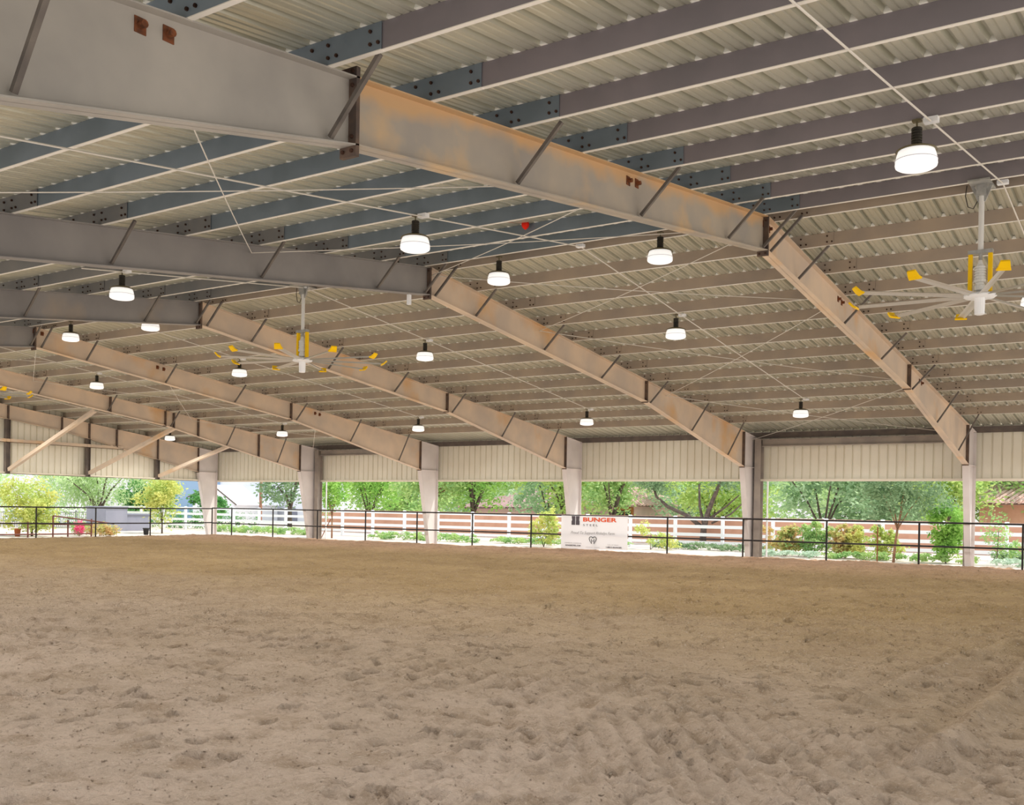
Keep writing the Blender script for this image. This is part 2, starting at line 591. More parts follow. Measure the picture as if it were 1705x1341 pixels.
# ------------------------------------------------------------------ roof sheet
def ribprofile(x0, x1, h=.058):
    """x, offset pairs of a ribbed sheet; offset 0 is the pan."""
    out = []
    x = x1
    for rx in RIBS:
        if not (x0 < rx < x1):
            continue
        out += [(rx + .04, 0), (rx + .02, h), (rx - .02, h), (rx - .04, 0)]
        for q in (.1, .2):
            c = rx - q
            out += [(c + .016, 0), (c + .007, .012), (c - .007, .012), (c - .016, 0)]
    return sorted(out)


pr = [(-38.5, 0)] + ribprofile(-38.4, XR) + [(XR, 0)]
ys = [.35, -L, -2 * L - .35]
mb = MB()
n = len(pr)
vs = []
for y in ys:
    z = T(y) + PH
    vs += [(x, y, z + o) for x, o in pr]
fs = [(a * n + i, a * n + i + 1, (a + 1) * n + i + 1, (a + 1) * n + i) for a in range(2) for i in range(n - 1)]
mb.add(vs, fs)
rf = mb.build('ceiling', M['sheet'])
rf['kind'] = 'structure'

# ------------------------------------------------------------------ wall sheeting
def vsheet(name, along, a0, a1, fixed, z0, ztop, outward):
    """A ribbed wall sheet running along x or y; ztop is a function of the position."""
    out = []
    a = a0
    while a < a1 - .31:
        out += [(a, 0), (a + .115, 0), (a + .13, .045), (a + .165, .045), (a + .18, 0)]
        a += PITCH
    out.append((a1, 0))
    vs = []
    for top in (0, 1):
        for p, o in out:
            q = fixed + outward * o
            z = ztop(p) if top else z0
            vs.append((p, q, z) if along == 'x' else (q, p, z))
    n = len(out)
    ob = MB().add(vs, [(i, i + 1, n + i + 1, n + i) for i in range(n - 1)]).build(name, M['wall'])
    ob['kind'] = 'structure'
    return ob


vsheet('wall_far', 'x', -38.3, XR, .12, HW, lambda p: T(0) + PH, 1)
vsheet('wall_left', 'y', -2 * L - .1, .12, -38.3, HW, lambda p: T(min(p, 0)) + PH, -1)
tr = MB().box(-38.3, XR, .0, .16, HW - .05, HW - .03).box(-38.3, XR, -.01, .005, HW - .05, HW + .03).build('trim_1', M['trimw'])
tr['kind'] = 'structure'
tr = MB().box(-38.34, -38.1, -2 * L, .12, HW - .05, HW - .03).box(-38.115, -38.1, -2 * L, .12, HW - .05, HW + .04).build('trim_2', M['trimw'])
tr['kind'] = 'structure'
tr = MB().box(-38.33, -38.14, .02, .16, HW - .05, T(0) + PH).build('trim_3', M['trimw'])
tr['kind'] = 'structure'

# end wall posts, girt and the long diagonal braces from them up to the roof
PL = ['leftmost', 'middle', 'rightmost']
for i, y in enumerate((-11.75, -7.75, -3.8)):
    z1 = BZ(y)
    p = MB().box(-38.2, -38.0, y - .1, y - .088, HW - .03, z1).box(-38.2, -38.0, y + .088, y + .1, HW - .03, z1).box(-38.105, -38.095, y - .09, y + .09, HW - .03, z1).build('wall_post', M['dark'])
    tag(p, f"{PL[i]} dark steel post on the cream left end wall", 'wall post', 'posts on the left end wall')
    e = [(-31.5, y, T(y) - .55), (-31.6, y, T(y) - .5), (-32.4, y, T(y) - .5)][i]
    bt = (-37.98, y + .05, HW + .07)
    bb = MB()
    d = (Vector(e) - Vector(bt)).normalized()
    bb.bar(bt, e, .17, .012).bar(Vector(bt) + Vector((0, -.08, .07)), Vector(e) + Vector((0, -.08, .07)), .012, .15)
    br = bb.build('diagonal_brace', M['tan'])
    tag(br, f"{PL[i]} tan diagonal brace rising from the end wall into the roof", 'brace', 'diagonal braces at the left end wall')
g = MB().box(-38.12, -38.0, -16, -5.85, 4.28, 4.3).box(-38.012, -38.0, -16, -5.85, 4.28, 4.44)
tag(g.build('wall_girt', M['tan']), 'tan horizontal girt crossing the cream left end wall', 'girt')

# portal bracing frames in the first and fourth bays of the far wall
for i, (xa, xb, txt) in enumerate(((-.16, -BAY + .23, 'left of the shrubs, nearest on the far wall'), (-3 * BAY - .16, -4 * BAY + .23, 'near the left corner of the far wall'))):
    pt = thing('portal_brace', f"dark brown steel portal {txt}", 'portal frame', ((xa + xb) / 2, 0, -.1), 'dark portals in the far wall')
    for xx, hw in ((xa, .05), (xb, .12)):
        MB().box(xx - hw, xx + hw, .0, .012, -.1, 4.44).box(xx - hw, xx + hw, -.3, -.288, -.1, 4.44).box(xx - .006, xx + .006, -.29, .0, -.1, 4.44).build('post', M['portal'], pt)
    MB().box(xb + .12, xa - .05, -.25, .0, 4.4, 4.42).box(xb + .12, xa - .12, -.25, .0, 4.16, 4.18).box(xb + .12, xa - .12, -.14, -.13, 4.18, 4.4).build('header_beam', M['portal'], pt)
    dn = MB().tube([(xb + .22, .2, 4.4), (xb + .22, .2, -.1)], .035, 8).build('downspout', M['white'])
    tag(dn, f"white downspout pipe beside the dark portal post, {('second column from the right', 'second column from the left corner')[i]}", 'downspout', 'white downspouts on the far wall')

# ------------------------------------------------------------------ rod bracing in the first and fourth roof bays
PN = ANCH + [-.35]
for k, bt in ((0, 'second'), (3, 'fifth')):
    xa, xb = -BAY * k, -BAY * (k + 1)
    for i in range(len(PN) - 1):
        for s in (0, 1):
            ya, yb = (PN[i], PN[i + 1]) if s else (PN[i + 1], PN[i])
            A = (xa - .01, ya, T(ya) - .14)
            B_ = (xb + .01, yb, T(yb) - .14)
            pts = [Vector(A).lerp(Vector(B_), t / 14) - Vector((0, 0, .05 * math.sin(PI * t / 14))) for t in range(15)]
            if not seen(*pts, mx=0):
                continue
            o = MB().tube(pts, .008, 6).build('brace_rod', M['conduit'])
            tag(o, f"thin pale cross brace rod, {NTH[i]} panel from the near eave, {bt} bay, {'falling' if s else 'rising'} away", 'brace rod', 'roof cross brace rods')

# ------------------------------------------------------------------ lamps, conduits, fans
LAMPS = []
def lamp(x, y, txt):
    z = T(y)
    LAMPS.append((x, y, z))
    t = thing('high_bay_lamp', txt, 'ceiling lamp', (x, y, z - .6), 'glowing high bay lamps under the roof')
    MB().tube([(x, y, z + .02), (x, y, z - .1)], .012, 6).box(x - .05, x + .05, y - .04, y + .04, z - .02, z + .005).build('hanger', M['bronze'], t)
    h = [(.055, -.09), (.062, -.1)]
    for i in range(6):
        zz = -.105 - .032 * i
        h += [(.062, zz), (.062, zz - .016), (.05, zz - .018), (.05, zz - .03)]
    h += [(.06, -.3), (.075, -.31)]
    MB().lathe((x, y, z), h[::-1], 16).build('driver_housing', M['black'], t)
    MB().lathe((x, y, z), [(.235, -.365), (.225, -.35), (.15, -.318), (.07, -.3)], 24).build('collar', M['bronze'], t, True)
    MB().lathe((x, y, z), [(.03, -.585), (.12, -.58), (.2, -.565), (.232, -.545), (.238, -.52), (.234, -.47), (.222, -.41), (.206, -.365), (.17, -.34), (.1, -.325)], 28).build('globe', M['globe'], t, True)
    MB().lathe((x, y, z), [(.2395, -.478), (.2395, -.47)], 28).build('ring', M['ring'], t, True)


for j in range(-1, 5):
    xm = -BAY * (j + .5) - .1
    for y, row in ((-33.4, 'row by the near eave'), (-24.5, 'near row'), (-14.87, 'middle row'), (-5.87, 'row by the far wall')):
        lamp(xm, y, f"white glowing high bay lamp, {row}, {NTH[j + 1]} bay from the right")
    if j % 2 == 0:
        for s, w in ((1.8, 'right'), (-1.9, 'left')):
            lamp(xm + .1 + s, -19.62, f"white glowing high bay lamp under the ridge, {w} of two in the {NTH[j + 1]} bay")
    xc = xm + .16
    yy = [-36.5 if j < 1 else -25.5] + [-33, -30, -27] * (j < 1) + [-24.5, -22, -L, -17, -14.9, -12, -9, -5.8]
    pts = [(xc, y, T(y) - .045) for y in yy]
    if seen(*pts):
        ct = thing('conduit', f"thin pale conduit pipe running under the purlins, {NTH[j + 1]} bay from the right", 'conduit', (xc, -20, T(-20) - .1), 'conduits feeding the lamps')
        MB().tube(pts, .012, 6).build('pipe', M['conduit'], ct)
        for y in (-24.5, -L, -14.87, -5.87):
            if seen((xc, y, T(y))):
                MB().box(xc - .08, xc + .08, y - .05, y + .05, T(y) - .06, T(y)).build('junction_box', M['white'], ct)


def fan(x, y, txt, off):
    zt = T(y)
    t = thing('ceiling_fan', txt, 'ceiling fan', (x, y, zt - 2.1), 'large ceiling fans along the ridge')
    zh = 5.15
    b = MB().box(x - .16, x + .16, y - .3, y + .3, zt - .03, zt - .005).bar((x - .14, y, zt - .02), (x - .03, y, zt - .28), .03, .05).bar((x + .14, y, zt - .02), (x + .03, y, zt - .28), .03, .05)
    b.box(x - .07, x + .07, y - .07, y + .07, zt - .2, zt - .02)
    b.build('ceiling_mount', M['galv'], t)
    MB().tube([(x, y, zt - .1), (x, y, zh + .7)], .042, 10).build('down_tube', M['cream'], t)
    cab = [(x - .22, y, zt), (x - .24, y, zt - .16), (x - .2, y, zt - .34), (x - .12, y, zt - .38), (x - .05, y, zt - .25), (x - .03, y, zt - .12)]
    MB().tube(cab, .008, 6).build('cable', M['black'], t)
    for s in (-1, 1):
        MB().box(x + s * .145 - .03, x + s * .145 + .03, y - .035, y + .035, zh + .06, zh + .7).build('side_bar', M['yellow'], t)
    MB().box(x - .18, x + .18, y - .05, y + .05, zh + .66, zh + .72).tube([(x, y, zh + .55), (x, y, zh + .72)], .03, 8).build('top_plate', M['galv'], t)
    mo = [(.05, .08), (.085, .09), (.085, .16), (.07, .17), (.07, .2), (.1, .21), (.1, .25), (.085, .26)]
    for i in range(5):
        zz = .27 + .04 * i
        mo += [(.09, zz), (.09, zz + .022), (.075, zz + .024), (.075, zz + .038)]
    mo += [(.06, .48), (.03, .56)]
    MB().lathe((x, y, zh), mo, 16).build('motor', M['cream'], t)
    MB().lathe((x, y, zh), [(.05, -.035), (.22, -.03), (.25, -.005), (.24, .02), (.1, .05), (.05, .07)], 24).build('hub', M['white'], t, True)
    MB().lathe((x, y, zh), [(.05, -.3), (.075, -.29), (.08, -.1), (.08, -.03)], 16).build('lower_cover', M['white'], t)
    for i in range(10):
        a = math.radians(off + 36 * i)
        d = Vector((math.cos(a), math.sin(a), 0))
        s = Vector((-d.y, d.x, 0))
        c0 = Vector((x, y, zh))
        vs = []
        for r, w in ((.2, .13), (1.0, .125), (1.88, .115)):
            for q, hz in ((-.5, -.03), (-.2, .012), (.15, .018), (.5, .0), (.15, .006), (-.2, -.002)):
                vs.append(c0 + d * r + s * (q * w) + Vector((0, 0, hz + .01)))
        fs = [(i_ * 6 + q, i_ * 6 + (q + 1) % 6, i_ * 6 + 6 + (q + 1) % 6, i_ * 6 + 6 + q) for i_ in range(2) for q in range(6)]
        fs += [tuple(range(6))[::-1], tuple(range(12, 18))]
        bl = MB().add(vs, fs).build('blade', M['blade'], t)
        p0, w2 = c0 + d * 1.88, .1
        vs = []
        for r, hh in ((0, .02), (.06, .05), (.13, .12)):
            for q, kk in ((-1, 0), (1, 0), (1, 1), (-1, 1)):
                vs.append(p0 + d * (r + kk * .02) + s * (q * (w2 - r * .3)) + Vector((0, 0, -.03 + hh - kk * .025)))
        fs = [(i_ * 4 + q, i_ * 4 + (q + 1) % 4, i_ * 4 + 4 + (q + 1) % 4, i_ * 4 + 4 + q) for i_ in range(2) for q in range(4)] + [(3, 2, 1, 0), (8, 9, 10, 11)]
        tag(MB().add(vs, fs).build('winglet', M['yellow'], bl), 'yellow blade tip')


fan(3.57, -19.62, 'large yellow and grey ceiling fan nearest the camera, at right under the ridge', -71)
fan(-11.43, -19.62, 'large yellow and grey ceiling fan hanging second along the ridge, left of the middle', -60)
fan(-26.67, -19.62, 'farthest yellow tipped ceiling fan, half hidden behind the grey frames at left', -68)

bl = MB().lathe((-3.92, -21.335, 6.84), [(.008, -.01), (.02, .0), (.055, .03), (.074, .075), (.07, .115), (.045, .145), (.01, .155)], 18)
tag(bl.build('balloon', M['red'], None, True), 'small red balloon stuck under the roof beside a purlin', 'balloon')
sb = MB().box(-7.75, -7.68, -20.15, -20.08, BZ(-20.1) - .22, BZ(-20.1) - .005)
tag(sb.build('sensor_box', M['white']), 'small white box fixed below the second frame near the ridge', 'sensor box')

# ------------------------------------------------------------------ arena floor
def axis(parts):
    out = []
    for a, b, d in parts:
        out += list(np.arange(a, b, d))
    out.append(parts[-1][1])
    return np.array(out)


fx = axis([(-37.45, -16, .1), (-16, -5, .06), (-5, 7.2, .031), (7.2, 12.4, .1)])
fy = axis([(-39.2, -35, .2), (-35, -26.5, .031), (-26.5, -16, .07), (-16, -.72, .07)])
GX, GY = np.meshgrid(fx, fy)
Z = np.zeros_like(GX)


def vnoise(X, Y, s, seed):
    r = np.random.default_rng(seed)
    g = r.random((256, 256))
    u, v = X / s + 1000, Y / s + 1000
    i, j = np.floor(u).astype(int), np.floor(v).astype(int)
    a, b = u - i, v - j
    a, b = a * a * (3 - 2 * a), b * b * (3 - 2 * b)
    i0, j0, i1, j1 = i % 256, j % 256, (i + 1) % 256, (j + 1) % 256
    return (g[i0, j0] * (1 - a) * (1 - b) + g[i1, j0] * a * (1 - b) + g[i0, j1] * (1 - a) * b + g[i1, j1] * a * b) * 2 - 1


c_, s_ = math.cos(.5), math.sin(.5)
RX, RY = GX * c_ - GY * s_, GX * s_ + GY * c_
Z += .03 * vnoise(RX, RY, 2.7, 1) + .024 * vnoise(RY, RX, 1.1, 2) + .02 * vnoise(RX, RY, .47, 3) + .016 * vnoise(RY, RX, .21, 4) + .014 * vnoise(GX, GY, .09, 5)
# crumbs and clods: short sharp bumps, stronger where the surface is cut up
cut = np.clip(.55 + .9 * vnoise(GX, GY, 1.9, 8), .15, 1.2)
for sc, amp, sd_ in ((.3, .018, 11), (.16, .022, 12), (.075, .024, 13)):
    q_ = 1 - np.abs(vnoise(RX + .3 * RY, RY, sc, sd_))
    Z += cut * amp * (q_ ** 3 - .3)
# hoof prints: oval dents with a raised rim
npr = 11000
HX, HY = rng.uniform(-37, 12, npr), rng.uniform(-38, -1.5, npr)
for hx, hy in zip(HX, HY):
    r = rng.uniform(.06, .11)
    el = rng.uniform(.6, 1.0)
    th = rng.uniform(0, PI)
    dep = rng.uniform(.03, .105)
    i0, i1 = np.searchsorted(fx, (hx - .28, hx + .28))
    j0, j1 = np.searchsorted(fy, (hy - .28, hy + .28))
    if i1 - i0 < 2 or j1 - j0 < 2:
        continue
    dx, dy = GX[j0:j1, i0:i1] - hx, GY[j0:j1, i0:i1] - hy
    u = (dx * math.cos(th) + dy * math.sin(th)) / r
    w = (-dx * math.sin(th) + dy * math.cos(th)) / (r * el)
    q = np.sqrt(u * u + w * w)
    Z[j0:j1, i0:i1] += np.where(q < 1, -dep * (1 - q ** 5), 0) + .35 * dep * np.exp(-((q - 1.25) / .3) ** 2)


# drag ridges left by the harrow near the right side, and its raked lines
def ridge(path, h, w):
    global Z
    for (x0, y0), (x1, y1) in zip(path[:-1], path[1:]):
        d = np.array([x1 - x0, y1 - y0])
        ln = np.hypot(*d)
        t = np.clip(((GX - x0) * d[0] + (GY - y0) * d[1]) / ln ** 2, 0, 1)
        px, py = GX - x0 - t * d[0], GY - y0 - t * d[1]
        side = (d[0] * py - d[1] * px) / ln
        dist = np.hypot(px, py)
        inside = (t > 0) & (t < 1)
        Z += np.where(inside, h * np.exp(-(dist / w) ** 2) - .6 * h * np.exp(-((side - 1.6 * w) / w) ** 2) * (dist < 3 * w), 0)


ridge([(4.1, -27.9), (4.24, -25.6), (4.47, -23.6), (4.7, -21.5), (5.0, -18)], .1, .14)
ridge([(5.15, -30.2), (5.12, -27.7), (5.11, -25.6), (5.2, -22)], .12, .15)
msk = np.clip(1.4 - np.hypot((GX - 3.6) / 1.9, (GY + 30.4) / 1.5), 0, 1)
Z += msk * .024 * np.sin((GX * .83 + GY * .55) * 2 * PI / .17)
msk = np.clip(1.3 - np.hypot((GX - .6) / 2.2, (GY + 29.0) / .9), 0, 1)
Z += msk * .03 * np.sin((GX * .98 + GY * .2) * 2 * PI / .26)
# low berm pushed up against the rail
Z += .04 * np.exp(-((GY + .85) / .5) ** 2)
Z = np.maximum(Z, -.09)
nx, ny = len(fx), len(fy)
V = np.stack([GX.ravel(), GY.ravel(), Z.ravel()], 1)
idx = np.arange(nx * ny).reshape(ny, nx)
F = np.stack([idx[:-1, :-1].ravel(), idx[:-1, 1:].ravel(), idx[1:, 1:].ravel(), idx[1:, :-1].ravel()], 1)


def npmesh(name, V, F, material, parent=None, smooth=False):
    me = bpy.data.meshes.new(name)
    k = F.shape[1]
    off = np.zeros(3)
    o = parent
    while o is not None:
        off += np.array(o.location)
        o = o.parent
    me.vertices.add(len(V))
    me.vertices.foreach_set('co', (V - off).astype(np.float32).ravel())
    me.loops.add(F.size)
    me.loops.foreach_set('vertex_index', F.astype(np.int32).ravel())
    me.polygons.add(len(F))
    me.polygons.foreach_set('loop_start', np.arange(0, F.size, k, dtype=np.int32))
    me.update(calc_edges=True)
    me.materials.append(material)
    if smooth:
        me.polygons.foreach_set('use_smooth', np.ones(len(F), dtype=bool))
    ob = bpy.data.objects.new(name, me)
    ob.parent = parent
    COL.objects.link(ob)
    return ob


fl = npmesh('floor', V, F, M['sand'], None, True)
fl['kind'] = 'structure'
# loose crumbs of sand lying on the near half of the arena
nc = 26000
kx, ky = rng.uniform(-14, 9, nc), -36 + 17 * rng.random(nc) ** 1.5
ii, jj = np.clip(np.searchsorted(fx, kx) - 1, 0, nx - 2), np.clip(np.searchsorted(fy, ky) - 1, 0, ny - 2)
kz = Z[jj, ii]
sz = rng.uniform(.004, .011, nc) * np.where(rng.random(nc) < .04, 1.7, 1)
octa = np.array([(1, 0, 0), (0, 1, 0), (-1, 0, 0), (0, -1, 0), (0, 0, 1), (0, 0, -1)], float)
tri = np.array([(0, 1, 4), (1, 2, 4), (2, 3, 4), (3, 0, 4), (1, 0, 5), (2, 1, 5), (3, 2, 5), (0, 3, 5)])
cv = octa[None] * sz[:, None, None] * rng.uniform(.6, 1.4, (nc, 6, 1)) + np.stack([kx, ky, kz + sz * .4], 1)[:, None, :]
cf = tri[None] + (np.arange(nc) * 6)[:, None, None]
cl = npmesh('sand_crumb', cv.reshape(-1, 3), cf.reshape(-1, 3), M['sand'])
tag(cl, 'loose crumbs of dry sand scattered over the arena floor', 'sand', kind='stuff')
gr = MB().add([(-260, -60, -.1), (80, -60, -.1), (80, 260, -.1), (-260, 260, -.1)], [(0, 1, 2, 3)]).build('ground', M['ground'])
gr['kind'] = 'structure'

# ------------------------------------------------------------------ pipe rail around the arena
pf = thing('pipe_fence', 'black pipe rail fence along the far side, below the cream wall', 'fence', (-14, -.9, -.1))
RXs = [1.68, -1.47, -4.58, -7.67, -10.74, -13.9, -17.03, -20.1, -23.23, -26.37, -29.52, -32.65, -35.75, -37.3]
for x in [8.0, 4.85] + RXs:
    MB().tube([(x, -.9, -.1), (x, -.9, 1.43)], .033, 8).build('post', M['rail'], pf)
for z in (1.45, .66):
    MB().tube([(9, -.9, z), (-37.3, -.9, z)], .03, 8).build('rail', M['rail'], pf)
pf = thing('pipe_fence', 'dark pipe rail fence across the left end, in front of the lemon tree', 'fence', (-37.3, -8, -.1))
for y in (-4.75, -7.8, -10.8, -13.85, -16.9):
    MB().tube([(-37.3, y, -.1), (-37.3, y, 1.37)], .033, 8).build('post', M['rail'], pf)
for z in (1.39, .65):
    MB().tube([(-37.3, -.9, z + .03), (-37.3, -4, z), (-37.3, -18, z)], .03, 8).build('rail', M['rail'], pf)

# ------------------------------------------------------------------ sponsor banner on the rail
bx0, bx1, bz0, bz1, by = -15.5, -12.42, .1, 1.44, -.96
bn = thing('banner', 'white vinyl banner with orange and grey lettering tied to the rail', 'banner', ((bx0 + bx1) / 2, by, bz0))
nu, nv = 24, 8
vs = []
for j in range(nv + 1):
    for i in range(nu + 1):
        u, v = i / nu, j / nv
        vs.append((bx0 + (bx1 - bx0) * u, by - .012 * math.sin(u * 13 + v * 3) * (1 - v) - .012, bz0 - .02 * math.sin(u * 5) * (1 - v) + (bz1 - bz0) * v))
MB().add(vs, [(j * (nu + 1) + i, j * (nu + 1) + i + 1, (j + 1) * (nu + 1) + i + 1, (j + 1) * (nu + 1) + i) for j in range(nv) for i in range(nu)]).build('sheet', M['banner'], bn, True)


def text(body, cx, z, size, mm, width=None, shear=0, space=1.0, bold=0):
    cu = bpy.data.curves.new('lettering', 'FONT')
    cu.body = body
    cu.size = size
    cu.align_x = 'CENTER'
    cu.extrude = .002
    cu.shear = shear
    cu.space_character = space
    cu.offset = bold
    cu.materials.append(M[mm])
    o = bpy.data.objects.new('lettering', cu)
    o.rotation_euler = (PI / 2, 0, 0)
    o.parent = bn
    o.location = Vector((cx, by - .034, z)) - bn.location
    COL.objects.link(o)
    if width:
        bpy.context.view_layer.update()
        if o.dimensions.x > 0:
            o.scale.x = width / o.dimensions.x
    bpy.context.view_layer.update()
    me = bpy.data.meshes.new_from_object(o.evaluated_get(bpy.context.evaluated_depsgraph_get()))
    me.name = 'lettering'
    q = bpy.data.objects.new('lettering', me)
    q.matrix_basis = o.matrix_basis.copy()
    q.parent = bn
    bpy.data.objects.remove(o)
    COL.objects.link(q)
    return q


W = bx1 - bx0
H = bz1 - bz0


def bxp(u):
    return bx0 + W * u


def bzp(v):
    return bz1 - H * v


text('BUNGER', bxp(.583), bzp(.165), .225, 'orange', width=W * .5, bold=.006)
text('STEEL', bxp(.45), bzp(.305), .115, 'ink', width=W * .22, space=1.6)
text('Proud To Support Rickelys Farm', bxp(.48), bzp(.55), .16, 'inkpale', width=W * .66, shear=.35)
text('COMMERCIAL & RESIDENTIAL', bxp(.19), bzp(.845), .05, 'inkpale', width=W * .26)
text('BUNGERSTEEL.COM', bxp(.19), bzp(.925), .075, 'ink', width=W * .23, bold=.002)
text('CALL US TODAY', bxp(.79), bzp(.86), .05, 'inkpale', width=W * .16)
text('1-800-5-BUNGER', bxp(.80), bzp(.94), .075, 'ink', width=W * .23, bold=.002)
text('HORSE FARM', bxp(.49), bzp(.95), .04, 'inkpale', width=W * .2, space=1.5)
lg = MB()
u0, v0 = bxp(.162), bzp(.01)
for s in (0, 1):
    x0 = u0 + s * .205
    pl = [(x0, v0), (x0 + .17, v0), (x0 + .17 - .02 * s, v0 - .17), (x0 + .17, v0 - .2), (x0 + .17, v0 - .36), (x0, v0 - .36), (x0, v0 - .2), (x0 + .02 * (1 - s) + .01, v0 - .17)]
    lg.prism_y(pl, by - .036, by - .03)
lg.build('emblem', M['ink'], bn)
ht = MB()
cx, cz = bxp(.49), bzp(.73)
for s in (-1, 1):
    pts = []
    for i in range(15):
        t = math.radians(165 - 195 * i / 14)
        pts.append((cx + s * (.082 + .084 * math.cos(t)), by - .036, cz + .06 + .084 * math.sin(t)))
    pts += [(cx + s * .125, by - .036, cz - .04), (cx + s * .06, by - .036, cz - .14), (cx + s * .055, by - .036, cz + .05)]
    ht.tube(pts, .012, 6)
ht.tube([(cx - .055, by - .036, cz - .03), (cx + .055, by - .036, cz - .03)], .01, 6)
ht.build('heart_emblem', M['ink2'], bn)

# ------------------------------------------------------------------ white fence and garden wall beyond the arena
wf = thing('rail_fence', 'long white four rail vinyl fence beyond the arena', 'fence', (-30, 8.5, -.1))
x = 12.0
while x > -78:
    MB().box(x - .065, x + .065, 8.43, 8.57, -.1, 1.44).prism_x([(8.42, 1.44), (8.58, 1.44), (8.5, 1.48)], x - .08, x + .08).build('post', M['vinyl'], wf)
    x -= 2.44
for z in (1.36, .98, .6, .22):
    MB().box(-78, 12, 8.475, 8.525, z - .075, z + .075).build('rail', M['vinyl'], wf)
gw = MB().box(-46, 20, 15, 15.2, -.1, 1.36).box(-46, 20, 14.97, 15.23, 1.36, 1.42)
tag(gw.build('garden_wall', M['stucco']), 'low tan stucco wall behind the white rail fence', 'wall')


# ------------------------------------------------------------------ plants
def leaves(cent, rad, n, size, seed, droop=0.0, aspect=2.0, clumps=60, squash=1.0):
    r = np.random.default_rng(seed)
    cs = []
    for c, rd in zip(cent, rad):
        c, rd = np.array(c, float), np.array(rd, float)
        k = max(6, int(clumps / len(cent)))
        d = r.normal(size=(k, 3))
        d /= np.linalg.norm(d, axis=1)[:, None]
        d *= r.uniform(.35, 1.0, (k, 1)) ** .6
        cs.append(np.concatenate([c + d * rd, np.tile(rd, (k, 1))], 1))
    cs = np.concatenate(cs)
    pick = r.integers(0, len(cs), n)
    base = cs[pick, :3]
    sp = cs[pick, 3:] * .2
    P = base + r.normal(size=(n, 3)) * sp
    if droop:
        P[:, 2] -= droop * r.random(n) ** 2
    A = r.normal(size=(n, 3))
    A[:, 2] = A[:, 2] * .6 - droop * 2
    A /= np.linalg.norm(A, axis=1)[:, None]
    Bv = np.cross(A, r.normal(size=(n, 3)))
    Bv /= np.linalg.norm(Bv, axis=1)[:, None]
    s = size * r.uniform(.6, 1.4, (n, 1))
    A *= s * .5
    Bv *= s * .5 / aspect
    V = np.stack([P - A, P + Bv, P + A, P - Bv], 1).reshape(-1, 3)
    return V, np.arange(4 * n).reshape(n, 4)


def plant(name, label, cat, base, trunks, cent, rad, n, size, leafm, barkm='bark', seed=0, group=None, droop=0., aspect=2.0, clumps=60, zmin=-.05):
    t = thing(name, label, cat, base, group)
    for pts, r0, r1 in trunks:
        k = len(pts)
        MB().tube(pts, [r0 + (r1 - r0) * i / (k - 1) for i in range(k)], 8).build('trunk' if len(trunks) == 1 or r0 > .06 else 'branch', M[barkm], t, True)
    V, F = leaves(cent, rad, n, size, seed, droop, aspect, clumps)
    V[:, 2] = np.maximum(V[:, 2], base[2] + .02)
    npmesh('foliage', V, F, M[leafm], t)
    return t


def tree(label, x, y, h, r, leafm, n=6000, size=.22, seed=1, crown=None, tr=.14, group='trees beyond the white fence', droop=.0, name='tree', aspect=2.2, lean=(0, 0), barkm='bark', zlow=None, nb=5):
    """Trunk, limbs, and a crown of leaf clusters reaching from zlow to h."""
    rr = random.Random(seed)
    zl = zlow if zlow is not None else h * .3
    zc = (h + zl) / 2
    fork = (x + lean[0] * .5, y + lean[1] * .5, max(.5, zl * .75))
    tks = [([(x, y, -.1), (x + lean[0] * .2, y + lean[1] * .2, fork[2] * .5), fork], tr, tr * .75)]
    cen, rad = [], []
    for i in range(nb):
        a = 2 * PI * i / nb + rr.uniform(-.4, .4)
        q = rr.uniform(.35, .6) * r
        e = (x + lean[0] + q * math.cos(a), y + lean[1] + q * math.sin(a), zc + rr.uniform(-.2, .3) * (h - zl))
        mid = ((fork[0] * .6 + e[0] * .4) + rr.uniform(-.1, .1), (fork[1] * .6 + e[1] * .4), fork[2] * .45 + e[2] * .55)
        tks.append(([fork, mid, e], tr * .55, tr * .15))
        cen.append(e)
        rad.append((r * .6, r * .6, (h - zl) * .34))
    cen.append((x + lean[0], y + lean[1], zc))
    rad.append((r * .75, r * .75, (h - zl) * .5))
    return plant(name, label, 'tree', (x, y, -.1), tks, cen, rad, n, size, leafm, barkm, seed, group, droop, aspect, 70)


# far row of trees, left to right as the photograph shows them
tree('feathery pale green palo verde tree behind the lemon tree, far left', -58, -5, 7.5, 4.2, 'paloverde', 16000, .28, 11, tr=.12, group='trees beyond the end wall', droop=.5, aspect=4, zlow=1.2)
tree('feathery pale green palo verde tree spreading over the grey tanks', -56, 4.9, 7.0, 4.2, 'paloverde', 16000, .28, 12, tr=.16, group='trees beyond the end wall', droop=.5, aspect=4, zlow=1.3)
tree('distant green tree filling the gap left of the grey tanks', -90, 2, 9, 6.5, 'bluegreen', 7000, .5, 13, tr=.25, group='trees beyond the end wall', zlow=.8)
tree('distant pale tree at the very left edge', -85, -14, 9, 6, 'paloverde', 7000, .5, 14, tr=.25, group='trees beyond the end wall', zlow=.8)
tree('dark green round tree in front of the blue grey siding', -72, 20.5, 3.6, 2.6, 'deep', 5000, .35, 15, zlow=.4)
tree('small dark green tree just left of the corner column', -68, 24, 2.9, 1.6, 'deep', 2600, .3, 16, zlow=.3)
tree('grey green tree with dark trunk right of the brown pole', -55.5, 22, 6.4, 3.0, 'olive', 6000, .3, 17, zlow=1.6, tr=.2)
tree('bright green dense tree right of the corner of the white building', -45, 20, 6.2, 3.4, 'bright', 8000, .28, 18, zlow=.8)
tree('green tree with a pale leaning trunk, left of the fourth column', -38.5, 17.5, 6.4, 3.2, 'mixed', 8000, .26, 19, zlow=1.7, tr=.2, lean=(1.6, .3), barkm='barkred')
tree('green tree with forked grey trunk behind the white fence, fourth bay', -35.0, 18.5, 6.6, 3.0, 'bright', 7500, .26, 20, zlow=1.6, tr=.2, lean=(1.2, .0))
